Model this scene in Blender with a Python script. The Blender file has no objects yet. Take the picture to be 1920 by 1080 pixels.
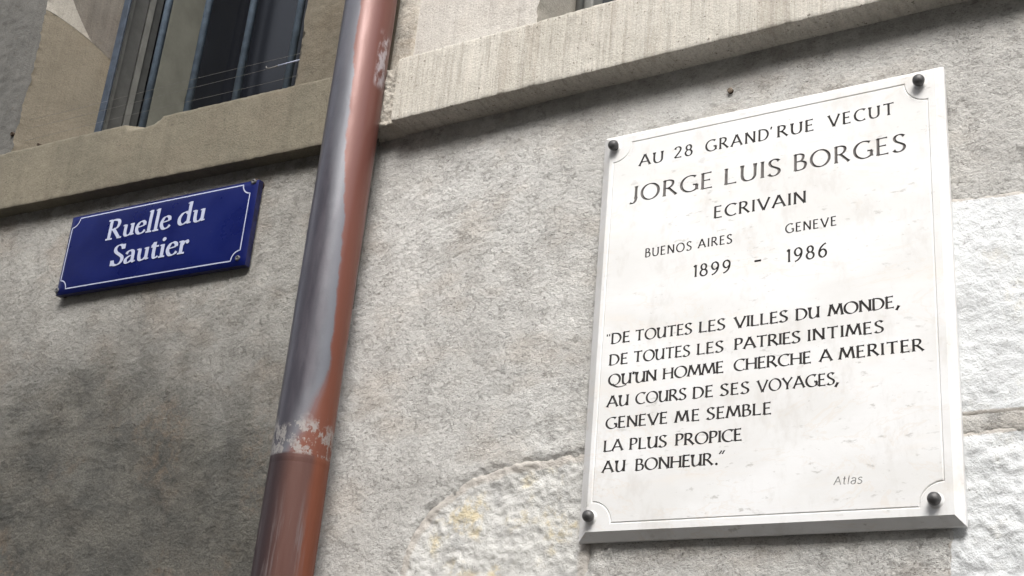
import bpy, bmesh, math, random
import numpy as np
from mathutils import Vector, Matrix
from mathutils.geometry import tessellate_polygon
R = math.radians
random.seed(7)
S = bpy.context.scene
C = S.collection

# ------------------------------------------------------------------ camera
CAM = Vector((0.0, -1.7, 1.6))
cam_d = bpy.data.cameras.new("camera")
cam_d.sensor_width = 36.0
cam_d.lens = 36.0 * 2472.3 / 1920.0
cam_d.clip_end = 500.0
cam_d.clip_start = 0.02
cam = bpy.data.objects.new("camera", cam_d)
C.objects.link(cam)
# image right, image down, forward expressed in (along wall, up, outward)
rgt = Vector((0.85429737, 0.08669871, -0.51250300))
dwn = Vector((-0.13510973, -0.91505989, -0.38001416))
fwd = Vector((-0.50191768, 0.39388924, -0.77001942))
def w3(v): return Vector((v.x, -v.z, v.y))
rx, ry, rz = w3(rgt), -w3(dwn), -w3(fwd)
m = Matrix(((rx.x, ry.x, rz.x, CAM.x), (rx.y, ry.y, rz.y, CAM.y), (rx.z, ry.z, rz.z, CAM.z), (0, 0, 0, 1)))
cam.matrix_world = m
S.camera = cam

# ------------------------------------------------------------------ light
SUN_EL, SUN_AZ = 46.0, 26.0       # elevation; azimuth measured from -Y towards +X
world = bpy.data.worlds.new("World")
S.world = world
world.use_nodes = True
wn = world.node_tree
bg = wn.nodes["Background"]
sky = wn.nodes.new("ShaderNodeTexSky")
sky.sky_type = 'NISHITA'
sky.sun_disc = False
sky.sun_elevation = R(SUN_EL)
sky.sun_rotation = R(180.0 - SUN_AZ)
sky.dust_density = 4.0
hsv = wn.nodes.new("ShaderNodeHueSaturation")
hsv.inputs["Saturation"].default_value = 0.35
wn.links.new(sky.outputs[0], hsv.inputs["Color"])
wn.links.new(hsv.outputs[0], bg.inputs["Color"])
bg.inputs["Strength"].default_value = 0.15
sun_d = bpy.data.lights.new("sun", 'SUN')
sun_d.energy = 1.25
sun_d.angle = R(28.0)
sun_d.color = (1.0, 0.99, 0.975)
sun = bpy.data.objects.new("sun", sun_d)
C.objects.link(sun)
sdir = Vector((math.sin(R(SUN_AZ)) * math.cos(R(SUN_EL)), -math.cos(R(SUN_AZ)) * math.cos(R(SUN_EL)), math.sin(R(SUN_EL))))
sun.rotation_euler = sdir.to_track_quat('Z', 'Y').to_euler()
S.view_settings.view_transform = 'Standard'
S.view_settings.look = 'None'
S.view_settings.exposure = 1.24
S.view_settings.gamma = 1.0
S.cycles.use_denoising = True
S.cycles.max_bounces = 6

# ------------------------------------------------------------------ numpy noise
def vnoise(x, y, seed=0):
    rs = np.random.RandomState(1000 + seed)
    t = rs.rand(256, 256)
    xi = np.floor(x).astype(int); yi = np.floor(y).astype(int)
    fx = x - xi; fy = y - yi
    fx = fx * fx * fx * (fx * (fx * 6 - 15) + 10); fy = fy * fy * fy * (fy * (fy * 6 - 15) + 10)
    g = lambda a, b: t[a & 255, b & 255]
    a = g(xi, yi) * (1 - fx) + g(xi + 1, yi) * fx
    b = g(xi, yi + 1) * (1 - fx) + g(xi + 1, yi + 1) * fx
    return (a * (1 - fy) + b * fy) * 2 - 1
def fbm(x, y, s, octv=4, seed=0, gain=0.5):
    v = 0; amp = 1.0; tot = 0
    for o in range(octv):
        v = v + amp * vnoise(x * s * 2 ** o + 17.3 * o, y * s * 2 ** o + 5.1 * o, seed + o)
        tot += amp; amp *= gain
    return v / tot
def poly_sd(px, py, poly):
    """signed distance, positive inside"""
    inside = np.zeros(px.shape, bool)
    d = np.full(px.shape, 1e9)
    n = len(poly)
    for i in range(n):
        x0, y0 = poly[i]; x1, y1 = poly[(i + 1) % n]
        c = ((y0 > py) != (y1 > py))
        with np.errstate(divide='ignore', invalid='ignore'):
            xx = (x1 - x0) * (py - y0) / (y1 - y0 if y1 != y0 else 1e-12) + x0
        inside ^= (c & (px < xx))
        ex, ey = x1 - x0, y1 - y0
        t = np.clip(((px - x0) * ex + (py - y0) * ey) / (ex * ex + ey * ey), 0, 1)
        d = np.minimum(d, np.hypot(px - x0 - t * ex, py - y0 - t * ey))
    return np.where(inside, d, -d)
def sstep(a, b, v):
    t = np.clip((v - a) / (b - a), 0, 1)
    return t * t * (3 - 2 * t)

# ------------------------------------------------------------------ object helpers
def obj(name, me, mat=None, parent=None, label=None, smooth=True):
    o = bpy.data.objects.new(name, me)
    C.objects.link(o)
    if mat is not None:
        for mm in (mat if isinstance(mat, (list, tuple)) else [mat]):
            me.materials.append(mm)
    if parent is not None: o.parent = parent
    if label: o['label'] = label
    if smooth and len(me.polygons):
        me.polygons.foreach_set("use_smooth", [True] * len(me.polygons))
    return o
def tag(o, label, cat, group=None, kind=None):
    if label: o['label'] = label
    if cat: o['category'] = cat
    if group: o['group'] = group
    if kind: o['kind'] = kind
    return o
def empty(name, loc=(0, 0, 0), label=None, cat=None, group=None):
    o = bpy.data.objects.new(name, None)
    o.empty_display_size = 0.1
    C.objects.link(o); o.location = loc
    return tag(o, label, cat, group)
def mesh(name, verts, faces):
    me = bpy.data.meshes.new(name)
    me.from_pydata(verts, [], faces)
    me.update()
    return me
def grid_mesh(name, P, flip=False):
    """P: (ny,nx,3) array"""
    ny, nx, _ = P.shape
    idx = np.arange(ny * nx).reshape(ny, nx)
    q = np.stack([idx[:-1, :-1], idx[:-1, 1:], idx[1:, 1:], idx[1:, :-1]], -1).reshape(-1, 4)
    if flip: q = q[:, ::-1]
    return mesh(name, P.reshape(-1, 3).tolist(), q.tolist())
class MB:
    """collects simple solids in (a, n, b) wall coordinates: x = a, y = -n, z = b"""
    def __init__(s): s.v = []; s.f = []; s.m = []
    def add(s, vs, fs, mi=0):
        k = len(s.v); s.v += [tuple(v) for v in vs]
        s.f += [tuple(i + k for i in f) for f in fs]; s.m += [mi] * len(fs)
    def box(s, a0, a1, n0, n1, b0, b1, mi=0):
        vs = [(a, -n, b) for b in (b0, b1) for n in (n1, n0) for a in (a0, a1)]
        s.add(vs, [(0, 1, 5, 4), (1, 3, 7, 5), (3, 2, 6, 7), (2, 0, 4, 6), (4, 5, 7, 6), (2, 3, 1, 0)], mi)
    def build(s, name, mat, parent=None, label=None, smooth=False, bevel=0):
        me = mesh(name, s.v, s.f)
        o = obj(name, me, mat, parent, label, smooth)
        if max(s.m, default=0): me.polygons.foreach_set("material_index", s.m)
        if bevel:
            b = o.modifiers.new("bevel", 'BEVEL'); b.width = bevel; b.segments = 2; b.limit_method = 'ANGLE'
        return o
def tube_mesh(name, pts, r, seg=12, caps=True):
    vs, fs = [], []
    pts = [Vector(p) for p in pts]
    for i, p in enumerate(pts):
        d = (pts[min(i + 1, len(pts) - 1)] - pts[max(i - 1, 0)]).normalized()
        u = d.cross(Vector((0.0, 1.0, 0.0)) if abs(d.y) < 0.9 else Vector((1.0, 0, 0))).normalized(); w = d.cross(u)
        rr = r[i] if isinstance(r, (list, tuple)) else r
        for k in range(seg):
            t = 2 * math.pi * k / seg
            vs.append(p + (u * math.cos(t) + w * math.sin(t)) * rr)
    for i in range(len(pts) - 1):
        for k in range(seg):
            a = i * seg + k; b = i * seg + (k + 1) % seg
            fs.append((a, b, b + seg, a + seg))
    if caps:
        fs.append(tuple(range(seg))[::-1]); fs.append(tuple(range((len(pts) - 1) * seg, len(pts) * seg)))
    return mesh(name, vs, fs)
def lathe_mesh(name, prof, seg=24, axis='Y'):
    """prof: list of (radius, out) ; revolves round the outward (-Y) axis"""
    vs, fs = [], []
    for (r, h) in prof:
        for k in range(seg):
            t = 2 * math.pi * k / seg
            vs.append((r * math.cos(t), -h, r * math.sin(t)))
    for i in range(len(prof) - 1):
        for k in range(seg):
            a = i * seg + k; b = i * seg + (k + 1) % seg
            fs.append((a, b, b + seg, a + seg))
    fs.append(tuple(range((len(prof) - 1) * seg, len(prof) * seg)))
    return mesh(name, vs, fs)

# ------------------------------------------------------------------ materials
class NT:
    def __init__(s, name):
        s.mat = bpy.data.materials.new(name); s.mat.use_nodes = True
        s.t = s.mat.node_tree; s.b = s.t.nodes["Principled BSDF"]
        s.tc = s.t.nodes.new("ShaderNodeTexCoord"); s.P = s.tc.outputs["Object"]
    def n(s, ty): return s.t.nodes.new("ShaderNode" + ty)
    def l(s, a, b): s.t.links.new(a, b)
    def put(s, sock, v):
        if isinstance(v, bpy.types.NodeSocket): s.l(v, sock)
        elif isinstance(v, (tuple, list)): sock.default_value = (*v, 1.0) if len(v) == 3 and len(sock.default_value) == 4 else v
        else: sock.default_value = v
    def map(s, scale=(1, 1, 1), rot=(0, 0, 0), vec=None):
        k = s.n("Mapping"); s.l(vec or s.P, k.inputs["Vector"]); k.inputs["Scale"].default_value = scale; k.inputs["Rotation"].default_value = rot
        return k.outputs[0]
    def noise(s, scale, detail=4, rough=0.55, vec=None, dist=0.0):
        k = s.n("TexNoise"); s.l(vec or s.P, k.inputs["Vector"])
        k.inputs["Scale"].default_value = scale; k.inputs["Detail"].default_value = detail
        k.inputs["Roughness"].default_value = rough; k.inputs["Distortion"].default_value = dist
        return k.outputs[0]
    def voro(s, scale, vec=None, feature='F1'):
        k = s.n("TexVoronoi"); k.feature = feature; s.l(vec or s.P, k.inputs["Vector"]); k.inputs["Scale"].default_value = scale
        return k.outputs["Distance"]
    def rng(s, v, a, b, c=0.0, d=1.0, smooth=True):
        k = s.n("MapRange"); k.interpolation_type = 'SMOOTHSTEP' if smooth else 'LINEAR'
        s.put(k.inputs[0], v)
        for i, q in enumerate((a, b, c, d)): s.put(k.inputs[i + 1], q)
        return k.outputs[0]
    def math(s, op, a, b=0.0, clamp=False):
        k = s.n("Math"); k.operation = op; k.use_clamp = clamp
        s.put(k.inputs[0], a); s.put(k.inputs[1], b); return k.outputs[0]
    def mix(s, f, a, b, mode='MIX'):
        k = s.n("Mix"); k.data_type = 'RGBA'; k.blend_type = mode
        s.put(k.inputs[0], f); s.put(k.inputs[6], a); s.put(k.inputs[7], b); return k.outputs[2]
    def ramp(s, f, stops):
        k = s.n("ValToRGB"); s.put(k.inputs[0], f); e = k.color_ramp.elements
        while len(e) < len(stops): e.new(0.5)
        for q, (p, c) in zip(e, stops): q.position = p; q.color = (*c, 1) if len(c) == 3 else c
        return k.outputs[0]
    def xyz(s):
        k = s.n("SeparateXYZ"); s.l(s.P, k.inputs[0]); return k.outputs
    def bump(s, h, dist, strength=1.0, prev=None):
        k = s.n("Bump"); k.inputs["Distance"].default_value = dist; k.inputs["Strength"].default_value = strength
        s.l(h, k.inputs["Height"])
        if prev is not None: s.l(prev, k.inputs["Normal"])
        return k.outputs[0]
    def out(s, col=None, rough=None, normal=None, **kw):
        if col is not None: s.put(s.b.inputs["Base Color"], col)
        if rough is not None: s.put(s.b.inputs["Roughness"], rough)
        if normal is not None: s.l(normal, s.b.inputs["Normal"])
        for k, v in kw.items(): s.put(s.b.inputs[k.replace("_", " ")], v)
        return s.mat

def plaster_mat(name, light, dark, warm, soot_shade=None, band_z=2.83, band_h=0.075, band=0.42):
    t = NT(name); x, y, z = t.xyz()
    big = t.rng(t.noise(3.2, 5, 0.6), 0.34, 0.66)
    mid = t.rng(t.noise(17, 5, 0.65), 0.3, 0.7)
    col = t.mix(big, dark, light)
    col = t.mix(t.math('MULTIPLY', t.rng(t.noise(5.5, 5, 0.6, t.map((1, 1, 1.7), (0, 0.5, 0))), 0.48, 0.66), 0.85), col, warm)
    col = t.mix(t.math('MULTIPLY', t.rng(t.noise(4.1, 5, 0.6, t.map((1, 0.5, 1.5), (0, -0.4, 0.9))), 0.55, 0.68), 0.45), col, tuple(min(1.0, q * 1.17) for q in light))
    col = t.mix(0.55, col, t.ramp(mid, [(0, (0.80, 0.79, 0.78)), (0.5, (1.0, 1.0, 1.0)), (1, (1.16, 1.155, 1.15))]), 'MULTIPLY')
    # sand grains: light and dark specks of a few millimetres
    g1 = t.noise(260, 3, 0.7); g2 = t.noise(120, 4, 0.75, t.map((1, 1, 1.5), (0, 0.4, 0)))
    col = t.mix(0.8, col, t.ramp(g1, [(0.30, (0.74, 0.73, 0.715)), (0.45, (1.0, 1.0, 1.0)), (0.72, (1.15, 1.145, 1.14))]), 'MULTIPLY')
    pit = t.math('MAXIMUM', t.rng(g2, 0.35, 0.31), t.rng(t.noise(250, 2, 0.6, t.map((1, 1, 1.8), (0, 0.35, 0))), 0.375, 0.335))
    pit = t.math('MULTIPLY', pit, t.rng(t.noise(7, 4, 0.6), 0.34, 0.60, 0.15, 1.0))
    cv = t.rng(t.math('ABSOLUTE', t.math('SUBTRACT', t.noise(62, 5, 0.65, t.map((0.8, 1, 1.5), (0, 0.35, 0)), 0.6), 0.5)), 0.030, 0.004)
    cv = t.math('MULTIPLY', cv, t.rng(t.noise(30, 4, 0.65), 0.47, 0.60))
    pit = t.math('MAXIMUM', pit, t.math('MULTIPLY', cv, 0.65))
    col = t.mix(0.75, col, t.mix(pit, (1.0, 1.0, 1.0), (0.36, 0.335, 0.31)), 'MULTIPLY')
    if soot_shade:  # sooty stain, with the dimmer light low on the wall painted in too
        zz, cols = soot_shade
        d = t.math('ADD', z, t.math('MULTIPLY', t.math('SUBTRACT', t.noise(3.0, 7, 0.7), 0.5), 0.62))
        d = t.math('ADD', d, t.math('MULTIPLY', x, 0.10))
        sm = t.rng(d, zz[0], zz[1])
        blot = t.rng(t.noise(9, 6, 0.7, t.map((1, 1, 1.6), (0, 0.6, 0))), 0.36, 0.62)
        sc = t.mix(blot, cols[0], cols[1])
        sc = t.mix(t.math('MULTIPLY', t.rng(t.noise(4.5, 4), 0.50, 0.64), t.rng(t.noise(34, 6, 0.75), 0.44, 0.60)), sc, cols[2])
        sc = t.mix(0.85, sc, t.ramp(g1, [(0.28, (0.5, 0.5, 0.5)), (0.5, (1, 1, 1)), (0.72, (1.5, 1.48, 1.45))]), 'MULTIPLY')
        col = t.mix(t.math('MULTIPLY', sm, 0.85), col, sc)
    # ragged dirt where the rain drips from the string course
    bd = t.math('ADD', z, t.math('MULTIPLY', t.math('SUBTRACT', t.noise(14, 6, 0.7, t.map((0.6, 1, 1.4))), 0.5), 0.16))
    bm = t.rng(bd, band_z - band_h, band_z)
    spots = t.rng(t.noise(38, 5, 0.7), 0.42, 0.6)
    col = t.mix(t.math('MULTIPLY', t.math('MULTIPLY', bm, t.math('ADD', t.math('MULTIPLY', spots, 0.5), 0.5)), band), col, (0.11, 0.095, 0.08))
    h = t.math('ADD', t.noise(150, 5, 0.75), t.math('MULTIPLY', t.noise(420, 3, 0.7), 0.45))
    n = t.bump(h, 0.0040, 0.9)
    n = t.bump(g2, 0.0030, 0.7, n)
    n = t.bump(t.math('SUBTRACT', 1.0, pit), 0.0016, 0.8, n)
    return t.out(col, 0.92, n, Specular_IOR_Level=0.2)

def rough_stone_mat(name, light, grey, ochre, och=0.5, smear=(0.46, 0.43, 0.39)):
    t = NT(name)
    col = t.mix(t.rng(t.noise(22, 6, 0.7), 0.3, 0.55), grey, light)
    om = t.math('MULTIPLY', t.rng(t.noise(9, 4, 0.6), 0.50, 0.60), t.rng(t.noise(40, 4, 0.7), 0.42, 0.58))
    col = t.mix(t.math('MULTIPLY', om, och), col, ochre)
    pit = t.math('MAXIMUM', t.rng(t.noise(70, 5, 0.7), 0.36, 0.31), t.rng(t.noise(190, 3, 0.6), 0.35, 0.31))
    col = t.mix(t.math('MULTIPLY', pit, 0.55), col, (0.16, 0.15, 0.14))
    at = t.n('Attribute'); at.attribute_name = 'rim'
    col = t.mix(t.rng(t.math('ADD', at.outputs['Fac'], t.math('MULTIPLY', t.math('SUBTRACT', t.noise(60, 5, 0.7), 0.5), 0.9)), 0.42, 0.72), col, smear)
    h = t.math('ADD', t.noise(90, 6, 0.7), t.math('MULTIPLY', t.noise(300, 3, 0.7), 0.3))
    n = t.bump(h, 0.0045, 0.8)
    return t.out(col, 0.85, n, Specular_IOR_Level=0.25)

def tooled_stone_mat(name, light, dark, warm, line=0.5, freq=55.0, pits=0.7, streak=0.0):
    t = NT(name); x, y, z = t.xyz()
    col = t.mix(t.rng(t.noise(6, 5, 0.6), 0.3, 0.7), dark, light)
    col = t.mix(t.math('MULTIPLY', t.rng(t.noise(4, 4), 0.5, 0.7), 0.6), col, warm)
    fine = t.noise(freq, 4, 0.75, t.map((1.0, 0.3, 0.045)))
    col = t.mix(line, col, t.ramp(fine, [(0.3, (0.62, 0.60, 0.58)), (0.5, (1, 1, 1)), (0.7, (1.16, 1.15, 1.14))]), 'MULTIPLY')
    g = t.noise(300, 2, 0.6)
    col = t.mix(0.6, col, t.ramp(g, [(0.3, (0.75, 0.75, 0.74)), (0.5, (1, 1, 1)), (0.7, (1.18, 1.18, 1.17))]), 'MULTIPLY')
    if streak:
        st = t.rng(t.noise(24, 5, 0.7, t.map((1.0, 0.3, 0.12))), 0.52, 0.68)
        col = t.mix(t.math('MULTIPLY', st, streak), col, (0.24, 0.20, 0.155))
    p = t.math('MAXIMUM', t.rng(t.noise(75, 4, 0.6), 0.345, 0.30), t.rng(t.noise(150, 3, 0.6, t.map((1, 1, 0.7))), 0.35, 0.31))
    col = t.mix(t.math('MULTIPLY', p, pits), col, (0.10, 0.085, 0.065))
    n = t.bump(fine, 0.003, 0.7)
    n = t.bump(t.noise(210, 4, 0.7), 0.0025, 0.7, n)
    return t.out(col, 0.85, n, Specular_IOR_Level=0.25)

M_plaster = plaster_mat("sand_plaster", (0.531, 0.524, 0.500), (0.455, 0.445, 0.420), (0.463, 0.436, 0.397))
M_plaster_old = plaster_mat("sooty_shaded_plaster", (0.353, 0.345, 0.319), (0.298, 0.288, 0.264), (0.312, 0.286, 0.251),
    soot_shade=((0.02, -0.46), ((0.037, 0.037, 0.033), (0.090, 0.085, 0.072), (0.097, 0.072, 0.050))), band_z=0.225, band_h=0.08, band=0.6)  # left plaster: grime plus light falloff, both put into the colour
M_rough = rough_stone_mat("rough_white_stone", (0.535, 0.528, 0.500), (0.394, 0.387, 0.373), (0.58, 0.49, 0.30), 0.75)
M_rough2 = rough_stone_mat("pale_white_stone", (0.618, 0.632, 0.632), (0.535, 0.544, 0.544), (0.7, 0.66, 0.55), 0.3)
M_ledge_r = tooled_stone_mat("pale_tooled_stone", (0.469, 0.445, 0.395), (0.402, 0.378, 0.328), (0.429, 0.385, 0.328), 0.7, 110, 0.75, 0.3)
M_block_r = tooled_stone_mat("cream_tooled_stone", (0.467, 0.445, 0.408), (0.415, 0.392, 0.358), (0.438, 0.396, 0.347), 0.4, 60, 0.4)
M_ledge_l = tooled_stone_mat("olive_sandstone", (0.167, 0.148, 0.110), (0.132, 0.119, 0.089), (0.155, 0.130, 0.096), 0.3, 40, 0.7, 0.15)
M_splay = tooled_stone_mat("tan_sandstone", (0.142, 0.122, 0.091), (0.113, 0.099, 0.074), (0.129, 0.105, 0.074), 0.3, 40, 0.6)
M_jamb_grey = tooled_stone_mat("grey_weathered_stone", (0.114, 0.110, 0.101), (0.085, 0.083, 0.077), (0.096, 0.091, 0.079), 0.5, 60, 0.6)
M_reveal_pale = tooled_stone_mat("pale_reveal_stone", (0.259, 0.242, 0.209), (0.216, 0.202, 0.173), (0.238, 0.209, 0.173), 0.3, 40, 0.3)
M_soot_stone = tooled_stone_mat("soot_specked_stone", (0.119, 0.106, 0.088), (0.079, 0.072, 0.063), (0.101, 0.086, 0.072), 0.6, 70, 0.9)

def simple(name, col, rough=0.6, spec=0.4, var=0.15, vs=30, metal=0.0, bump=0.0):
    t = NT(name)
    c0 = tuple(c * (1 - var) for c in col); c1 = tuple(c * (1 + var) for c in col)
    n = t.noise(vs, 5, 0.65)
    c = t.mix(t.rng(n, 0.3, 0.7), c0, c1)
    nn = t.bump(t.noise(vs * 6, 3), bump, 0.6) if bump else None
    return t.out(c, rough, nn, Specular_IOR_Level=spec, Metallic=metal)
M_bar = simple("blue_grey_iron_paint", (0.085, 0.115, 0.15), 0.5, 0.4, 0.25, 40, 0, 0.001)
M_frame = simple("grey_window_paint", (0.105, 0.105, 0.099), 0.6, 0.3, 0.15, 25)
M_frame_lt = simple("pale_window_paint", (0.172, 0.172, 0.158), 0.6, 0.3, 0.15, 25)
M_panel = simple("grey_green_board", (0.160, 0.160, 0.133), 0.8, 0.2, 0.14, 9, 0, 0.001)
M_dark = simple("dark_room_paint", (0.10, 0.105, 0.125), 0.9, 0.1, 0.3, 4)
M_wire = simple("grey_wire", (0.19, 0.18, 0.165), 0.5, 0.4, 0.1, 60, 0.3)
M_hole = simple("rusty_iron", (0.05, 0.035, 0.025), 0.8, 0.2, 0.4, 200)
M_mortar = plaster_mat("crumbly_mortar", (0.56, 0.53, 0.47), (0.42, 0.39, 0.34), (0.45, 0.4, 0.33), band=0.0)
M_pave = simple("paving_stone", (0.20, 0.19, 0.18), 0.8, 0.3, 0.3, 6, 0, 0.004)

def slab_mat():
    t = NT("pale_limestone")
    v = t.map((1.0, 1.0, 2.2), (0, 0.12, 0))
    col = t.mix(t.rng(t.noise(5, 5, 0.6, v), 0.35, 0.68), (0.615, 0.61, 0.595), (0.68, 0.68, 0.675))
    col = t.mix(t.math('MULTIPLY', t.rng(t.noise(8, 4, 0.6, t.map((0.5, 1, 2.5), (0, 0.1, 0))), 0.55, 0.75), 0.5), col, (0.66, 0.615, 0.555))
    blot = t.math('MULTIPLY', t.rng(t.noise(42, 5, 0.65, v), 0.60, 0.70), t.rng(t.noise(7, 3), 0.40, 0.58))
    col = t.mix(t.math('MULTIPLY', blot, 0.8), col, (0.40, 0.39, 0.37))
    vein = t.math('MULTIPLY', t.rng(t.math('ABSOLUTE', t.math('SUBTRACT', t.noise(6, 6, 0.65, t.map((0.5, 1, 1.6), (0, 0.2, 0)), 1.2), 0.5)), 0.016, 0.0), t.rng(t.noise(5, 2), 0.42, 0.6))
    col = t.mix(t.math('MULTIPLY', vein, 0.35), col, (0.60, 0.54, 0.47))
    col = t.mix(t.math('MULTIPLY', t.rng(t.noise(26, 5, 0.7, t.map((1, 1, 0.5))), 0.50, 0.70), 0.34), col, (0.47, 0.445, 0.41))
    fleck = t.rng(t.noise(130, 3, 0.6, t.map((0.6, 1, 1.3), (0, 0.4, 0))), 0.70, 0.76)
    col = t.mix(t.math('MULTIPLY', fleck, 0.5), col, (0.40, 0.385, 0.36))
    n = t.bump(t.noise(300, 3, 0.6), 0.0002, 0.4)
    return t.out(col, 0.55, n, Specular_IOR_Level=0.35)
M_slab = slab_mat()
M_ink = simple("black_letter_paint", (0.013, 0.010, 0.009), 0.6, 0.3, 0.4, 90)
M_ink_worn = simple("worn_brown_letter_paint", (0.115, 0.106, 0.102), 0.65, 0.25, 0.35, 120)
M_ink_faint = simple("faded_grey_letter_paint", (0.22, 0.22, 0.21), 0.7, 0.2, 0.4, 150)
M_stud = simple("dark_bronze", (0.075, 0.073, 0.072), 0.42, 0.5, 0.35, 120, 0.5, 0.0008)
def enamel_mat():
    t = NT("blue_enamel")
    c = t.mix(t.rng(t.noise(7, 4), 0.35, 0.65), (0.0025, 0.0055, 0.058), (0.0035, 0.008, 0.075))
    c = t.mix(t.math('MULTIPLY', t.rng(t.noise(60, 5, 0.7), 0.62, 0.78), 0.25), c, (0.05, 0.055, 0.10))
    n = t.bump(t.noise(25, 3), 0.0008, 0.5)
    return t.out(c, t.rng(t.noise(14, 4), 0.3, 0.7, 0.26, 0.42), n, Specular_IOR_Level=0.15)
M_enamel = enamel_mat()
M_enamel_edge = simple("dark_blue_chipped_edge", (0.012, 0.013, 0.055), 0.5, 0.4, 0.5, 80)
M_white = simple("white_enamel", (0.36, 0.385, 0.49), 0.35, 0.4, 0.06, 60)
M_screw = simple("zinc_screw", (0.10, 0.10, 0.105), 0.6, 0.4, 0.4, 300, 0.3)

def pipe_mat():
    t = NT("patinated_copper"); x, y, z = t.xyz()
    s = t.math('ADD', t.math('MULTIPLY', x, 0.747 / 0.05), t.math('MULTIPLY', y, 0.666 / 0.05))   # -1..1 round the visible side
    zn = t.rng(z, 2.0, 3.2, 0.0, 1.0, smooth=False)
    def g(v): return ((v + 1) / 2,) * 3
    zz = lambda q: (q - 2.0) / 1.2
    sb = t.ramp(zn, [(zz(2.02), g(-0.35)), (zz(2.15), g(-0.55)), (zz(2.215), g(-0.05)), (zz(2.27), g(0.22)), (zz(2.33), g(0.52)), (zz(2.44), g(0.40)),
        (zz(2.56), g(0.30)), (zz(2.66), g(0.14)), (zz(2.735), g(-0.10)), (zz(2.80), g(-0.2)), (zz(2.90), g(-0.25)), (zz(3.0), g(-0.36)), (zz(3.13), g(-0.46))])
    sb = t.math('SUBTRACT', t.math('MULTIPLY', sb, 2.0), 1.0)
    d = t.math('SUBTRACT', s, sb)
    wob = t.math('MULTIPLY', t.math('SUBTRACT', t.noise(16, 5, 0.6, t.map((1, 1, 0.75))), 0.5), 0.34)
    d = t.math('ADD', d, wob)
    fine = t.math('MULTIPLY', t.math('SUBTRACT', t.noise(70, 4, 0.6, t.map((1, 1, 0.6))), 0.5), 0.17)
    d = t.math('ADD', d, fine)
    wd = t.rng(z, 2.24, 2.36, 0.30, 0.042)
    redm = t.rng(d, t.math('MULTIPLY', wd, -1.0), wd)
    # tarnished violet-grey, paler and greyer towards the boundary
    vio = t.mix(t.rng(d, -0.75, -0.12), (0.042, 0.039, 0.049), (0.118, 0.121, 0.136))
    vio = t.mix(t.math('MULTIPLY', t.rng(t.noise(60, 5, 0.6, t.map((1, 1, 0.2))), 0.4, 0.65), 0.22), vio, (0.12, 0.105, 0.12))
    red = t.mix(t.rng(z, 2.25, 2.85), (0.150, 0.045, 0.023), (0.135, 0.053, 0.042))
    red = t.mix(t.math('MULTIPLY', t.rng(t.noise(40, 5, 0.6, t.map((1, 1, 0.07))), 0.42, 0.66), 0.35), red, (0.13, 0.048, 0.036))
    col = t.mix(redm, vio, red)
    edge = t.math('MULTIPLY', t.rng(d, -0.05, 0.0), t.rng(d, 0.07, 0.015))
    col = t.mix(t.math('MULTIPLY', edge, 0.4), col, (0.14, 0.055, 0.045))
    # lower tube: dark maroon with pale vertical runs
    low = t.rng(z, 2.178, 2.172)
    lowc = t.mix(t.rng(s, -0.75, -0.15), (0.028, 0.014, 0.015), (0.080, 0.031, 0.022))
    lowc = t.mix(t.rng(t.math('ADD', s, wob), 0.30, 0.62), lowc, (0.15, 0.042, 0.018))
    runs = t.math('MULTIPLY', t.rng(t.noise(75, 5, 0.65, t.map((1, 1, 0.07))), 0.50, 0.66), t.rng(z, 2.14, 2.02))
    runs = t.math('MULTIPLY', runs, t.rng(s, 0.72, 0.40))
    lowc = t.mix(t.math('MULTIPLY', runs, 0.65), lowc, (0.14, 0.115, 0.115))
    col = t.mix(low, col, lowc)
    # band of torn adhesive left at the joint
    bm = t.math('MULTIPLY', t.rng(z, 2.172, 2.177), t.rng(t.math('ADD', z, t.math('MULTIPLY', t.noise(30, 3), 0.07)), 2.275, 2.255))
    tear = t.math('MULTIPLY', t.rng(t.noise(42, 6, 0.7, t.map((1, 1, 0.8))), 0.47, 0.52), t.rng(t.noise(170, 4, 0.7), 0.36, 0.52, 0.35, 1.0))
    col = t.mix(t.math('MULTIPLY', t.math('MULTIPLY', bm, tear), 0.85), col, (0.26, 0.245, 0.23))
    # pale oxide patch high on the right
    q1 = t.math('MULTIPLY', t.rng(t.math('ABSOLUTE', t.math('SUBTRACT', s, 0.74)), 0.26, 0.12), t.rng(t.math('ABSOLUTE', t.math('SUBTRACT', t.math('ADD', z, t.math('MULTIPLY', wob, 0.05)), 2.955)), 0.07, 0.045))
    q1 = t.math('MULTIPLY', q1, t.rng(t.noise(55, 4, 0.6, t.map((1, 1, 0.5))), 0.40, 0.56))
    col = t.mix(t.math('MULTIPLY', q1, 0.8), col, (0.42, 0.39, 0.41))
    ro = t.rng(t.noise(90, 4, 0.6, t.map((1, 1, 0.15))), 0.3, 0.7, 0.34, 0.50)
    ro = t.math('ADD', ro, t.rng(z, 2.30, 2.17, 0.0, 0.24))
    n = t.bump(t.noise(260, 3, 0.6), 0.0004, 0.5)
    n = t.bump(t.noise(16, 2, 0.5, t.map((1, 1, 0.5))), 0.0025, 0.5, n)
    return t.out(col, ro, n, Specular_IOR_Level=0.45, Metallic=0.2, Coat_Weight=0.12, Coat_Roughness=0.15)
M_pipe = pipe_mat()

# ------------------------------------------------------------------ ground
gv = np.array([[(x, y, 0.0) for x in (-200, -6, -2, 2, 6, 200)] for y in (-200, -6, -2, 0.5, 200)], float)
tag(obj("pavement", grid_mesh("pavement", gv), M_pave), None, None, kind="structure")

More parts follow.
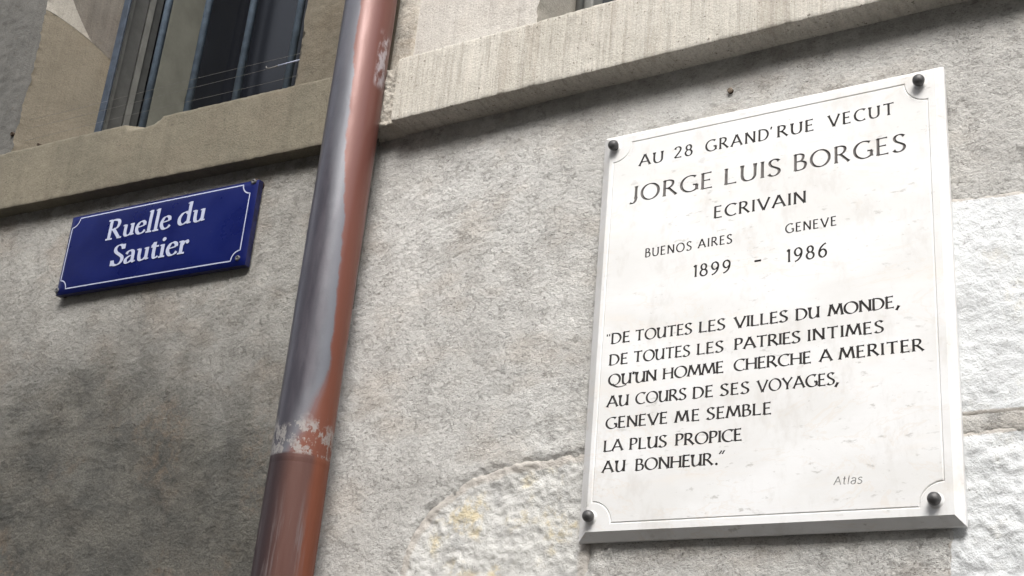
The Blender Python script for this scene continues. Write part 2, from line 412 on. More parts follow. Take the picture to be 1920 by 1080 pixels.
# ------------------------------------------------------------------ unseen houses added across the lane to shape light and reflections
M_far = simple("pale_render", (0.42, 0.40, 0.36), 0.9, 0.2, 0.1, 2)
M_roof = simple("brown_roof_tile", (0.16, 0.09, 0.06), 0.85, 0.2, 0.3, 8)
M_shut = simple("grey_shutter", (0.16, 0.18, 0.17), 0.6, 0.3, 0.15, 10)
def added_facing_house(x0, x1, h, lab):
    e = empty("added_facing_house", (0, 0, 0), lab, "house")
    y = -4.8
    b = MB(); b.box(x0, x1, 4.8, 9.0, 0.0, h); b.build("wall", M_far, e)
    b = MB(); b.add([(x0, y + .35, h), (x1, y + .35, h), (x1, -9.3, h), (x0, -9.3, h), (x0, -6.9, h + 1.6), (x1, -6.9, h + 1.6)], [(0, 1, 5, 4), (2, 3, 4, 5), (0, 4, 3), (1, 2, 5), (0, 3, 2, 1)])
    b.build("roof", M_roof, e)
    k = 0
    zf = 1.0
    while zf + 1.6 < h:
        xw = x0 + 0.9
        while xw + 1.0 < x1:
            b = MB(); b.box(xw - .1, xw + 1.0, 4.72, 4.79, zf - .12, zf, 0); b.box(xw - .1, xw, 4.74, 4.79, zf, zf + 1.5, 0); b.box(xw + .9, xw + 1.0, 4.74, 4.79, zf, zf + 1.5, 0); b.box(xw - .1, xw + 1.0, 4.74, 4.79, zf + 1.5, zf + 1.62, 0)
            f_ = b.build("window", M_far, e)
            b = MB(); b.box(xw, xw + .9, 4.76, 4.795, zf, zf + 1.5, 0); b.build("shutter", M_shut, f_)
            xw += 2.2
        zf += 2.8
FACING = True
if FACING:
    added_facing_house(-12.0, -1.6, 6.6, "tall pale rendered house added out of view across the lane, dimming the street sign side")
    added_facing_house(-1.55, 7.0, 5.6, "lower pale rendered house added out of view across the lane, shaping light on the plaque side")

# ------------------------------------------------------------------ right building
right = empty("plastered_building", (0, 0, 0), "pale plastered building right of the pipe, with a cream ledge and rough white stones", "building")
STONES = [
    [(-1.27, 1.94), (-1.27, 1.988), (-1.265, 2.022), (-1.256, 2.052), (-1.243, 2.073), (-1.225, 2.094), (-1.207, 2.11), (-1.183, 2.126), (-1.154, 2.142), (-1.13, 2.149), (-1.106, 2.153), (-1.077, 2.161), (-1.038, 2.164), (-1.0, 2.166), (-0.968, 2.17), (-0.90, 2.173), (-0.90, 2.046), (-0.930, 2.031), (-0.935, 1.94)],
    [(-0.46, 2.501), (-0.382, 2.5), (-0.339, 2.497), (-0.286, 2.494), (0.02, 2.48), (0.03, 2.19), (-0.306, 2.178), (-0.349, 2.179), (-0.39, 2.179), (-0.46, 2.178)],
    [(-0.46, 2.153), (-0.384, 2.156), (-0.307, 2.159), (-0.05, 2.165), (-0.04, 1.80), (-0.42, 1.80), (-0.416, 1.967), (-0.411, 2.025)],
]
def fine_axis(lo, f0, f1, hi, step, coarse=0.12):
    a = np.arange(lo, f0, coarse); b = np.arange(f0, f1, step); c = np.arange(f1, hi + coarse, coarse)
    return np.concatenate([a, b, c])
xs = fine_axis(-1.46, -1.46, 0.05, 4.0, 0.003); zs = fine_axis(0.0, 1.80, 3.0, 2.99, 0.003)
X, Z = np.meshgrid(xs, zs)
def plaster_h(X, Z, seed=0, amp=1.0):
    h = 0.0050 * fbm(X, Z, 2.2, 3, seed + 1) + 0.0011 * fbm(X + Z * .4, Z * 1.6, 12, 3, seed + 5)
    m_ = 0.25 + 1.0 * sstep(-0.25, 0.35, fbm(X, Z * 1.3, 5, 3, seed + 20))
    h += m_ * 0.0009 * fbm(X * 0.8 + Z * .35, Z * 1.5 - X * .3, 75, 3, seed + 9, 0.7) + 0.0010 * fbm(X, Z, 190, 2, seed + 13, 0.7)
    # trowel strokes: long shallow ridges with crisp lower lips
    tr = fbm(X * 2.2 + 0.6 * Z, Z * 9.0 - X * 2.0 + 2.0 * fbm(X, Z, 2.5, 2, seed + 33), 1.6, 3, seed + 30)
    h += 0.0010 * sstep(0.0, 0.12, tr) * sstep(0.45, 0.1, tr) * sstep(-0.1, 0.4, fbm(X, Z, 3.1, 2, seed + 36))
    return h * amp
H = plaster_h(X, Z)
wob = 0.012 * fbm(X, Z, 26, 3, 40) + 0.006 * fbm(X, Z, 90, 2, 45)
for k, p in enumerate(STONES):
    sd = poly_sd(X, Z, p) + wob * (1.0 if k == 0 else 0.5)
    H = H - 0.030 * sstep(0.003, 0.022, sd) + 0.0030 * sstep(-0.045, -0.008, sd) * (1 - sstep(-0.008, 0.0, sd)) * (1 if k == 0 else .3)
obj("wall", grid_mesh("wall", np.stack([X, -H, Z], -1)), M_plaster, right)
for k, p in enumerate(STONES):
    pa = np.array(p); x0, x1, z0, z1 = pa[:, 0].min() - .03, pa[:, 0].max() + .03, pa[:, 1].min() - .03, pa[:, 1].max() + .03
    sx, sz = np.meshgrid(np.arange(x0, x1, 0.003), np.arange(z0, z1, 0.003))
    sd = poly_sd(sx, sz, p)
    if k == 0:
        h = 0.0045 * fbm(sx, sz, 9, 2, 60) + 0.0030 * fbm(sx, sz, 50, 4, 61, 0.65) + 0.0016 * fbm(sx, sz, 150, 2, 66) + 0.0028
        h = h - 0.003 * np.abs(fbm(sx, sz, 22, 2, 69)) - 0.006 * (1 - sstep(0, 0.035, np.abs(fbm(sx, sz, 11, 3, 70)))) * sstep(.1, .4, fbm(sx, sz, 7, 2, 71))
    elif k == 1:
        h = 0.004 * fbm(sx, sz, 8, 2, 80) + 0.0017 * fbm(sx * .7 - sz * .3, sz * 1.6, 36, 4, 81, 0.6) + 0.0010 * fbm(sx, sz, 120, 2, 86) + 0.002
        cr = np.abs(fbm(sx + .3 * sz, sz, 9, 3, 88)); h = h - 0.0022 * (1 - sstep(0, 0.02, cr)) * sstep(0.0, 0.4, fbm(sx, sz, 6, 2, 89))
    else:
        h = 0.005 * fbm(sx, sz, 8, 2, 90) + 0.0036 * fbm(sx * .8, sz * 1.3, 36, 4, 91, 0.62) + 0.0015 * fbm(sx, sz, 120, 2, 96) + 0.002
    h = h - 0.045 * sstep(0.004, -0.03, sd)
    sm_ = grid_mesh("stone_block", np.stack([sx, -h, sz], -1))
    sm_.attributes.new("rim", 'FLOAT', 'POINT').data.foreach_set("value", (1 - sstep(0.0, 0.032 if k == 0 else 0.012, sd)).ravel().astype(np.float32))
    obj("stone_block", sm_, M_rough if k == 0 else M_rough2, right,
        ("large rough white stone with ochre stains showing through the plaster", "smooth white stone block with fine cracks", "rough lumpy white stone block")[k])

def string_course(name, x0, x1, z0, z1, n1, mat, parent, seed, chip=None, step=0.004, edge=0.0022, label=None):
    xs = np.arange(x0, x1 + 1e-6, step)
    prof = [(-0.03, z0)]
    for q in np.linspace(0.0, 1, 12): prof.append((n1 * q - 0.003 * (q == 1), z0))
    r = 0.003
    prof += [(n1 - 0.0008, z0 + 0.0008)]
    for q in np.linspace(0, 1, 34): prof.append((n1, z0 + r + (z1 - z0 - 2 * r) * q))
    prof += [(n1 - 0.001, z1 - 0.001), (n1 - 0.004, z1)]
    for q in np.linspace(0.15, 1, 6): prof.append((n1 * (1 - q) - 0.02 * q, z1 + 0.003 * q))
    prof = np.array(prof)
    XX, I = np.meshgrid(xs, np.arange(len(prof)))
    N = prof[I, 0]; B = prof[I, 1]
    N = N + 0.0015 * fbm(XX, B, 7, 3, seed) + 0.0007 * fbm(XX, B, 60, 2, seed + 3)
    eb = np.exp(-((B - z0) / 0.005) ** 2) * (N > 0.02); et = np.exp(-((B - z1) / 0.004) ** 2) * (N > 0.02)
    jag = np.clip(fbm(XX, XX * 0 + seed, 70, 3, seed + 7, 0.7) + 0.1, 0, 1)
    big = np.clip(fbm(XX, XX * 0 + seed, 14, 3, seed + 9, 0.7) - 0.25, 0, 1)
    B = B + eb * (edge * 0.9 * jag + 0.0022 * big) - et * (edge * 0.5 * jag + 0.001 * big)
    N = N - (eb + et) * (0.0012 * jag + 0.002 * big)
    if chip:
        c, w, dpt = chip
        k = np.clip(1 - np.abs((XX - c) / w), 0, 1) ** 0.7 * sstep(z1 - 0.022, z1, B)
        N = N - 0.016 * k * (N > -0.01); B = B - dpt * k
    me = grid_mesh(name, np.stack([XX, -N, B], -1), flip=True)
    bm = bmesh.new(); bm.from_mesh(me); bm.verts.ensure_lookup_table()
    nx = len(xs)
    for col in (0, nx - 1):
        vs = [bm.verts[i * nx + col] for i in range(len(prof))]
        try: bm.faces.new(vs if col == 0 else vs[::-1])
        except ValueError: pass
    bmesh.ops.recalc_face_normals(bm, faces=bm.faces)
    bm.to_mesh(me); bm.free()
    o = obj(name, me, mat, parent, label)
    me.set_sharp_from_angle(angle=R(40))
    return o
string_course("string_course", -1.376, 4.0, 2.8255, 2.9625, 0.052, M_ledge_r, right, 200)
# crumbling mortar between the end of the course and the pipe
mx, mz = np.meshgrid(np.arange(-1.47, -1.36, 0.003), np.arange(2.81, 3.6, 0.003))
mh = 0.038 + (0.006 - 0.0045 * (mz > 2.955)) * fbm(mx, mz, 30, 4, 230, .7) + (0.004 - 0.0034 * (mz > 2.955)) * fbm(mx, mz, 120, 2, 233)
mh = mh - 0.06 * sstep(2.832, 2.815, mz) + np.where(mz > 2.955, -0.027, 0.0) - 0.05 * sstep(-1.385, -1.364, mx)
obj("mortar_joint", grid_mesh("mortar_joint", np.stack([mx, -mh, mz], -1)), M_mortar, right)

def jagged(b, seed, amp=0.005, freq=95.0):
    j = vnoise(b * freq, b * 0 + 0.37, seed)
    k = vnoise(b * freq * 0.23, b * 0 + 4.2, seed + 2)
    return amp * (j * 0.75 + k * 0.9)
def surface(name, P00, P10, P01, P11, nu, nv, mat, parent, seed=0, amp=0.0015, jag0=None, jag1=None, label=None, flip=False):
    """bilinear patch given in (a, n, b); u runs across, v runs up; jag0/jag1 = arrays moving the left/right border"""
    u = np.linspace(0, 1, nu)[None, :, None]; v = np.linspace(0, 1, nv)[:, None, None]
    A, B_, D, E = [np.array(q, float)[None, None, :] for q in (P00, P10, P01, P11)]
    P = (A * (1 - u) + B_ * u) * (1 - v) + (D * (1 - u) + E * u) * v
    if jag0 is not None: P[:, :, 0] += jag0[:, None] * (1 - u[0, :, 0])[None, :] ** 6
    if jag1 is not None: P[:, :, 0] += jag1[:, None] * (u[0, :, 0])[None, :] ** 6
    edge = (u * (1 - u) * 4)[..., 0] ** 0.25
    P[:, :, 1] += edge * amp * (fbm(P[:, :, 0] + P[:, :, 1], P[:, :, 2], 9, 3, seed) + 0.6 * fbm(P[:, :, 0] + P[:, :, 1], P[:, :, 2], 70, 2, seed + 4))
    Q = np.stack([P[:, :, 0], -P[:, :, 1], P[:, :, 2]], -1)
    return obj(name, grid_mesh(name, Q, flip), mat, parent, label)

def tube_bars(parent, name, xs_, n, b0, b1, r, mat):
    for a in xs_:
        obj(name, tube_mesh(name, [(a, -n, b0), (a, -n, (b0 + b1) / 2), (a, -n, b1)], r, 14), mat, parent)

# --- stone jamb and window above the right string course
TOP = 4.6
nv = 260
bz = np.linspace(2.95, TOP, nv)
jg = jagged(bz, 300, 0.004)
surface("window_jamb", (-1.415, 0.006, 2.95), (-1.1027, 0.006, 2.95), (-1.415, 0.006, TOP), (-1.1027, 0.006, TOP), 60, nv, M_block_r, right, 310, 0.0016, None, jg, "cream stone jamb beside the window")
win_r = surface("window_reveal", (-1.1027, 0.006, 2.95), (-1.074, -0.085, 2.95), (-1.1027, 0.006, TOP), (-1.074, -0.085, TOP), 14, nv, M_reveal_pale, right, 312, 0.001, jg, None)
w = MB()
w.box(-1.08, -1.045, -0.14, -0.088, 2.93, TOP); w.box(-0.30, -0.26, -0.14, -0.088, 2.93, TOP); w.box(-1.045, -0.30, -0.14, -0.10, 2.93, 2.985)
w.box(-0.69, -0.65, -0.14, -0.10, 2.985, TOP)
fr = w.build("window_frame", M_frame_lt, right, "grey painted window frame over the string course", bevel=0.003)
w = MB(); w.box(-1.045, -0.30, -0.128, -0.124, 2.985, TOP)
t = NT("window_glass"); t.out((0.03, 0.034, 0.038), 0.08, None, Specular_IOR_Level=0.6)
obj_glass = w.build("pane", t.mat, fr)
tube_bars(fr, "bar", (-1.062, -0.93, -0.80, -0.67, -0.54, -0.41, -0.29), -0.070, 2.93, TOP, 0.008, M_frame_lt)
surface("window_reveal", (-0.262, -0.085, 2.95), (-0.235, 0.006, 2.95), (-0.262, -0.085, TOP), (-0.235, 0.006, TOP), 8, 60, M_reveal_pale, right, 314, 0.001)
surface("window_jamb", (-0.235, 0.006, 2.95), (0.10, 0.006, 2.95), (-0.235, 0.006, TOP), (0.10, 0.006, TOP), 20, 60, M_block_r, right, 315, 0.0016)
w = MB(); w.box(-1.46, 0.1, -0.2, 0.005, TOP, TOP + .3); w.box(0.10, 4.0, -0.2, 0.0, 2.95, TOP + .3); w.box(-1.46, 4.0, -0.2, 0.002, TOP + .3, 6.0)
w.build("upper_wall", M_plaster, right)

# ------------------------------------------------------------------ left building, leaning a little
left = empty("sandstone_building", (-1.45, 0.0, 2.6), "sooty and shade-toned grey building left of the pipe, with a barred window above an olive ledge", "building")
xl = Vector((0.99948549, 0.01092924, -0.03015463)); ul = Vector((0.03048627, -0.03156777, 0.99903657)); yl = ul.cross(xl)
left.matrix_world = Matrix(((xl.x, yl.x, ul.x, -1.45), (xl.y, yl.y, ul.y, 0.0), (xl.z, yl.z, ul.z, 2.6), (0, 0, 0, 1)))
Mleft = left.matrix_world.copy()
xs = np.concatenate([np.arange(-6, -1.8, 0.12), np.arange(-1.8, 0.012, 0.0035)]); zs = np.concatenate([np.arange(-2.7, -0.8, 0.1), np.arange(-0.8, 0.24, 0.0035)])
X, Z = np.meshgrid(xs, zs)
H = plaster_h(X, Z, 400, 1.05)
H = H + 0.004 * fbm(X, Z, 5, 2, 430) * sstep(-.1, -.5, Z)
obj("wall", grid_mesh("wall", np.stack([X, -H, Z], -1)), M_plaster_old, left)
string_course("string_course", -6.0, 0.006, 0.2155, 0.3665, 0.035, M_ledge_l, left, 500, chip=(-0.618, 0.055, 0.009))
TB = 1.9; B0 = 0.355
nv = 420; bz = np.linspace(B0, TB, nv)
jl = jagged(bz, 520, 0.006, 120); jr = jagged(bz, 540, 0.003) + np.where((bz > .50) & (bz < .515), 0.006, 0) + np.where(bz < 0.485, 0.004, 0)
surface("window_jamb", (-1.75, 0.002, B0), (-1.098, 0.002, B0), (-1.75, 0.002, TB), (-1.112, 0.002, TB), 90, nv, M_jamb_grey, left, 521, 0.003, None, jl, "grey weathered stone jamb left of the barred window")
# splayed reveal: bare sandstone below, another block above a slanting joint
def splay(u):   # u 0..1 from the front corner inwards -> (a, n)
    return np.array([-1.098 + (1.098 - 0.950) * u, 0.002 - 0.122 * u])
def splay_patch(name, mat, lo, hi, nu, nvv, seed, lift=0.0, j=True, label=None, u0=0.0, u1=1.0):
    us = np.linspace(0, 1, nu); vs = np.linspace(0, 1, nvv)
    P = np.zeros((nvv, nu, 3))
    for i, uu in enumerate(us):
        b0, b1, ua, ub = lo(uu), hi(uu), u0, u1
        bb = b0 + (b1 - b0) * vs
        for k, b in enumerate(bb):
            q = (u0(b) if callable(u0) else u0) * (1 - uu) + (u1(b) if callable(u1) else u1) * uu
            an = splay(q)
            jj = np.interp(b, bz, jl) * max(0, 1 - q) ** 22 if j else 0
            lean = -0.014 * (b - B0) / (TB - B0) * (1 - q)
            P[k, i] = (an[0] + jj + lean, an[1] + lift, b)
    d = 0.0015 * fbm(P[:, :, 0], P[:, :, 2], 14, 3, seed) + 0.0008 * fbm(P[:, :, 0] * 2, P[:, :, 2], 70, 2, seed + 5)
    P[:, 1:, 1] += d[:, 1:]
    return obj(name, grid_mesh(name, np.stack([P[:, :, 0], -P[:, :, 1], P[:, :, 2]], -1)), mat, left, label)
joint = lambda u: 0.784 - 0.128 * u + 0.010 * math.sin(3.0 * u)
splay_patch("window_reveal", M_splay, lambda u: B0, lambda u: joint(u), 40, 130, 530, label="bare tan sandstone reveal of the barred window")
def patch_uv(name, mat, rows, seed, lift, label=None):
    P = np.zeros((len(rows), 30, 3))
    for k, (b_of, ua, ub) in enumerate(rows):
        for i, q in enumerate(np.linspace(ua, ub, 30)):
            b = b_of(q); an = splay(q)
            P[k, i] = (an[0] + np.interp(b, bz, jl) * max(0, 1 - q) ** 22 - 0.014 * (b - B0) / (TB - B0) * (1 - q), an[1] + lift, b)
    P[:, 1:, 1] += (0.002 * fbm(P[:, :, 0] * 2, P[:, :, 2], 20, 3, seed) + 0.0012 * fbm(P[:, :, 0] * 2, P[:, :, 2], 80, 2, seed + 3))[:, 1:]
    return obj(name, grid_mesh(name, np.stack([P[:, :, 0], -P[:, :, 1], P[:, :, 2]], -1)), mat, left, label)
rowsA, rowsB = [], []
for k in range(60):
    s_ = k / 59.0
    ub = 0.62 * (1 - s_) ** 1.7 + 0.02
    rowsA.append((lambda q, s_=s_: joint(q) + 0.0006 + 0.20 * s_ - 0.10 * s_ * q, 0.0, ub))
for k in range(140):
    s_ = k / 139.0; bt = 1.15 * s_
    sa = min(bt / 0.20, 1.0)
    ua = 0.62 * (1 - sa) ** 1.7 + 0.02 if sa < 1 else 0.0
    rowsB.append((lambda q, bt=bt: min(joint(q) + 0.0006 + bt - 0.10 * min(bt / .2, 1) * q, TB), ua, 1.0))
patch_uv("window_reveal", M_soot_stone, rowsB, 560, 0.0008, "sooty specked stone in the upper reveal")
patch_uv("window_reveal", M_reveal_pale, rowsA, 550, 0.001, "pale triangular corner of the reveal")  # lighter stone tone on the triangular corner above the joint
surface("window_jamb", (-0.233, 0.003, B0), (0.012, 0.003, B0), (-0.237, 0.003, TB), (0.012, 0.003, TB), 40, nv, M_splay, left, 545, 0.003, jr, None, "tan sandstone jamb between the barred window and the pipe")
surface("window_reveal", (-0.345, -0.12, B0), (-0.233, 0.003, B0), (-0.345, -0.12, TB), (-0.237, 0.003, TB), 10, nv, M_splay, left, 546, 0.001, None, jr)
w = MB(); w.box(-1.75, 0.012, -0.35, 0.0, TB, TB + .3); w.box(-6.0, -1.75, -.3, 0.0, 0.36, TB + .3); w.box(-6.0, 0.012, -.3, 0.001, TB + .3, 3.4)
w.build("upper_wall", M_plaster_old, left)
w = MB(); w.box(-0.99, -0.30, -0.36, -0.0205, 0.33, 0.352); w.build("window_sill", M_ledge_l, left)
win = MB()
# side of the fixed frame seen edge-on behind the first bar: stepped posts with a dark gap
win.box(-0.99, -0.944, -0.128, -0.120, 0.352, TB, 1)
win.box(-0.99, -0.950, -0.172, -0.128, 0.352, TB, 0)
win.box(-0.99, -0.952, -0.196, -0.179, 0.352, TB, 1)
win.box(-0.99, -0.956, -0.222, -0.196, 0.352, TB, 2)
win.box(-0.345, -0.30, -0.222, -0.120, 0.352, TB, 0)
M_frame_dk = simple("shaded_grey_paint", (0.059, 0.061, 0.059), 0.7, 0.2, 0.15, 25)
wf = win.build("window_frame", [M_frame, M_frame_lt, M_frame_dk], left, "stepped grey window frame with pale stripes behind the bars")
# casement opened inwards, seen as the grey-green board
cz = np.linspace(0.352, TB, 200)
u = np.linspace(0, 1, 26)
CA = np.zeros((200, 26, 3))
for i, q in enumerate(u):
    nn = -0.226 - 0.115 * q - (jagged(cz, 590, 0.006, 60) * q ** 8)
    CA[:, i] = np.stack([np.full(200, -0.953) + 0.001 * fbm(nn, cz, 18, 2, 591), -nn, cz], -1)
bm_o = obj("casement", grid_mesh("casement", CA, True), M_panel, left, "grey-green casement board opened inwards")
so = bm_o.modifiers.new("solid", 'SOLIDIFY'); so.thickness = 0.02; so.offset = -1
flat = MB(); flat.box(-0.949, -0.926, -0.103, -0.097, 0.352, TB)
flat.build("bar", simple("dark_blue_iron_paint", (0.034, 0.045, 0.062), 0.55, 0.3, 0.25, 40), wf, "flat blue-grey iron bar at the edge of the grille", bevel=0.002)
tube_bars(wf, "bar", (-0.7865, -0.647, -0.500, -0.353), -0.1, 0.345, TB, 0.0088, M_bar)
rm = MB()
rm.add([(-2.2, 0.36, -0.2), (0.6, 0.36, -0.2), (0.6, 0.36, 2.2), (-2.2, 0.36, 2.2), (-2.2, 2.4, -0.2), (0.6, 2.4, -0.2), (0.6, 2.4, 2.2), (-2.2, 2.4, 2.2)],
       [(4, 5, 6, 7), (0, 4, 7, 3), (5, 1, 2, 6), (7, 6, 2, 3), (0, 1, 5, 4)])
rm.build("interior", M_dark, left)
gp = MB(); gp.box(-0.957, -0.30, -0.343, -0.339, 0.352, TB)
gp.build('pane', simple('dark_window_glass', (0.006, 0.007, 0.010), 0.12, 0.28, 0.2, 3), wf)
back = MB(); back.box(-2.2, -0.957, -0.36, -0.345, -.2, 2.2); back.box(-0.33, 0.6, -.36, -.345, -.2, 2.2); back.box(-0.957, -0.33, -.36, -.345, -.2, .345)
back.build("inner_wall", M_dark, left)

def child_world(o):      # keep a part modelled in left-wall coordinates as a top-level thing
    o.matrix_world = Mleft
# wires strung across the window
for k, (bl, br) in enumerate(((0.478, 0.476), (0.456, 0.459), (0.4225, 0.423))):
    pts = [(-1.092 + (1.092 - 0.236) * q, 0.012 + 0.0015 * math.sin(7 * q + k), bl + (br - bl) * q - 0.0035 * math.sin(math.pi * q) * (k == 1)) for q in np.linspace(0, 1, 24)]
    o = obj("wire", tube_mesh("wire", pts, 0.00036, 6), M_wire)
    child_world(o)
    tag(o, ("thin grey wire stretched across the barred window, topmost of the three", "thin wire with a hook and pale sleeve, middle of the three across the window", "thin grey wire just above the sill of the barred window, lowest of the three")[k], "wire", "wires across the window")
    if k == 1:
        s_ = obj("sleeve", tube_mesh("sleeve", [(-0.302, 0.0125, 0.4588), (-0.243, 0.0125, 0.4600)], 0.0016, 8), M_white, o)
        hk = obj("hook", tube_mesh("hook", [(-0.302, 0.0125, 0.4588), (-0.325, 0.012, 0.4575), (-0.333, 0.011, 0.459), (-0.334, 0.011, 0.4635)], 0.0011, 8), M_wire, o)
# eyelets left in the stone
for (a, b, r, lab) in ((-1.108, 0.437, 0.0055, "rusty iron eyelet in the tan window reveal, larger of the two"), (-1.051, 0.416, 0.0042, "small rusty iron eyelet just above the olive string course, beside the tan reveal's foot")):
    e = obj("eyelet", lathe_mesh("eyelet", [(r * 1.0, -0.02), (r, 0.003), (r * 0.8, 0.006), (r * 0.5, 0.004), (r * 0.35, 0.001)], 12), M_hole)
    e.matrix_world = Mleft @ Matrix.Translation((a, -0.002 if a < -1.09 else 0.035, b))
    tag(e, lab, "eyelet", "eyelets in the window stone")

# ------------------------------------------------------------------ downpipe
pipe = empty("downpipe", (-1.452, -0.0702, 0.0), "copper rainwater pipe tarnished violet and red-brown, between the two buildings", "downpipe")
def pipe_tube(name, z0, z1, r, extra=()):
    zz = [z0, z0 + 0.0015] + list(np.linspace(z0 + .02, z1 - .02, 40)) + [z1 - 0.0015, z1]
    rr = [r - 0.0002, r] + [r + 0.00025 * math.sin(q * 9) for q in range(40)] + [r, r - 0.0002]
    me = tube_mesh(name, [(0, 0, q) for q in zz], rr, 72)
    return obj(name, me, M_pipe, pipe)
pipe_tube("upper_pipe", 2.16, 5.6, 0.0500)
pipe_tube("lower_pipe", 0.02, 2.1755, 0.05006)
for zb in (1.2, 4.3):
    b = MB(); b.box(-0.008, 0.008, -0.075, -0.045, zb - .012, zb + .012)
    br = b.build("wall_bracket", M_pipe, pipe)
    obj("clamp", tube_mesh("clamp", [(0, 0, zb - .014), (0, 0, zb + .014)], 0.0535, 40), M_pipe, br)

# ------------------------------------------------------------------ lettering engine
def cat(pts, n=7, closed=False):
    """Catmull-Rom through points"""
    P = [np.array(p, float) for p in pts]
    if closed: Q = [P[-1]] + P + [P[0], P[1]]
    else: Q = [2 * P[0] - P[1]] + P + [2 * P[-1] - P[-2]]
    out = []
    for i in range(1, len(Q) - 2):
        for k in range(n):
            t = k / n
            out.append(0.5 * ((2 * Q[i]) + (-Q[i - 1] + Q[i + 1]) * t + (2 * Q[i - 1] - 5 * Q[i] + 4 * Q[i + 1] - Q[i + 2]) * t * t + (-Q[i - 1] + 3 * Q[i] - 3 * Q[i + 1] + Q[i + 2]) * t ** 3))
    if not closed: out.append(P[-1])
    return out
def arc(cx, cy, rx_, ry_, a0, a1, n=22):
    return [np.array((cx + rx_ * math.cos(R(a0 + (a1 - a0) * i / n)), cy + ry_ * math.sin(R(a0 + (a1 - a0) * i / n)))) for i in range(n + 1)]
def L(*p): return ('L', [np.array(q, float) for q in p])
def K(*p): return ('C', cat(p))
def A(*a): return ('C', arc(*a))
def O(*a): return ('O', arc(*a)[:-1])
CAPS = {
 'A': (.80, [L((.0, 0), (.39, 1.02)), L((.39, 1.02), (.80, 0)), L((.15, .34), (.63, .34))]),
 'B': (.56, [L((.06, 0), (.06, 1)), K((.04, .975), (.26, .985), (.42, .90), (.43, .74), (.34, .58), (.06, .53)), K((.06, .53), (.36, .53), (.52, .42), (.54, .26), (.46, .08), (.26, .015), (.04, .02))]),
 'C': (.74, [A(.47, .5, .44, .50, 52, 308)]),
 'D': (.74, [L((.06, 0), (.06, 1)), K((.04, .98), (.28, .98), (.54, .88), (.69, .62), (.69, .38), (.54, .12), (.28, .02), (.04, .02))]),
 'E': (.52, [L((.06, 0), (.06, 1)), L((.04, .975), (.48, .985)), L((.06, .53), (.42, .535)), L((.04, .02), (.52, .035))]),
 'G': (.82, [A(.48, .5, .45, .50, 55, 318), L((.80, .40), (.80, .07)), L((.62, .41), (.84, .41))]),
 'H': (.74, [L((.06, 0), (.06, 1)), L((.68, 0), (.68, 1)), L((.06, .52), (.68, .52))]),
 'I': (.14, [L((.07, 0), (.07, 1))]),
 'J': (.36, [L((.30, 1), (.30, .25)), K((.30, .26), (.29, .08), (.18, -.06), (.0, -.04))]),
 'L': (.54, [L((.06, 0), (.06, 1)), L((.04, .025), (.54, .04))]),
 'M': (.92, [L((.0, 0), (.16, 1.0)), L((.16, 1.0), (.47, .12)), L((.47, .12), (.78, 1.0)), L((.78, 1.0), (.92, 0))]),
 'N': (.74, [L((.06, 0), (.06, 1)), L((.06, .99), (.68, .01)), L((.68, 0), (.68, 1))]),
 'O': (.92, [O(.46, .5, .43, .50, 0, 360, 30)]),
 'P': (.54, [L((.06, 0), (.06, 1)), K((.04, .975), (.28, .985), (.46, .90), (.49, .73), (.42, .55), (.26, .47), (.06, .46))]),
 'Q': (.94, [O(.46, .5, .43, .50, 0, 360, 30), K((.30, .06), (.50, -.10), (.78, -.22), (1.15, -.18), (1.42, -.08))]),
 'R': (.66, [L((.06, 0), (.06, 1)), K((.04, .975), (.28, .985), (.45, .90), (.48, .74), (.40, .58), (.24, .50), (.06, .49)), L((.26, .50), (.66, .01))]),
 'S': (.54, [K((.48, .88), (.38, .975), (.24, 1.0), (.10, .92), (.055, .77), (.13, .62), (.30, .50), (.46, .37), (.49, .21), (.40, .06), (.24, -.0), (.10, .03), (.01, .13))]),
 'T': (.70, [L((.0, .97), (.70, .985)), L((.35, 0), (.35, .98))]),
 'U': (.72, [('C', [np.array((.06, 1.0)), np.array((.06, .8)), np.array((.06, .55))] + cat([(.06, .36), (.11, .14), (.24, .02), (.40, .01), (.56, .08), (.65, .24), (.66, .40)]) + [np.array((.66, .7)), np.array((.66, 1.0))])]),
 'u': (.70, [('C', [np.array((.06, 1.0)), np.array((.06, .7))] + cat([(.06, .36), (.10, .12), (.22, .01), (.36, .03), (.50, .13), (.61, .30)])), L((.63, 1.0), (.63, 0))]),
 'V': (.76, [L((.0, 1.0), (.38, -.02)), L((.38, -.02), (.76, 1.0))]),
 'Y': (.72, [L((.0, 1.0), (.36, .45)), L((.36, .45), (.72, 1.0)), L((.36, 0), (.36, .46))]),
 "'": (.14, [L((.10, 1.04), (.03, .80))]),
 '"': (.30, [L((.06, 1.05), (.06, .83)), L((.22, 1.05), (.21, .83))]),
 '”': (.40, [L((.20, 1.10), (.05, .82)), L((.38, 1.10), (.23, .82))]),
 ',': (.22, [L((.18, .14), (.02, -.20))]),
 '.': (.16, [O(.07, .06, .05, .05, 0, 360, 10)]),
 '-': (.56, [L((.02, .40), (.54, .40))]),
 '1': (.26, [L((.18, 0), (.18, 1.0)), L((.18, .985), (.03, .84))]),
 '2': (.62, [K((.06, .80), (.14, .95), (.30, 1.0), (.48, .92), (.52, .74), (.44, .54), (.26, .30), (.05, .04)), L((.05, .035), (.60, .04))]),
 '6': (.64, [K((.56, 1.04), (.36, .93), (.16, .70), (.07, .40), (.11, .15), (.30, .0), (.50, .10), (.57, .32), (.48, .54), (.30, .60), (.10, .45))]),
 '8': (.60, [O(.29, .76, .20, .235, 0, 360, 22), O(.29, .27, .26, .265, 0, 360, 24)]),
 '9': (.64, [K((.08, -.02), (.28, .06), (.48, .28), (.57, .60), (.53, .85), (.34, 1.0), (.14, .90), (.07, .68), (.16, .46), (.34, .40), (.54, .55))]),
}
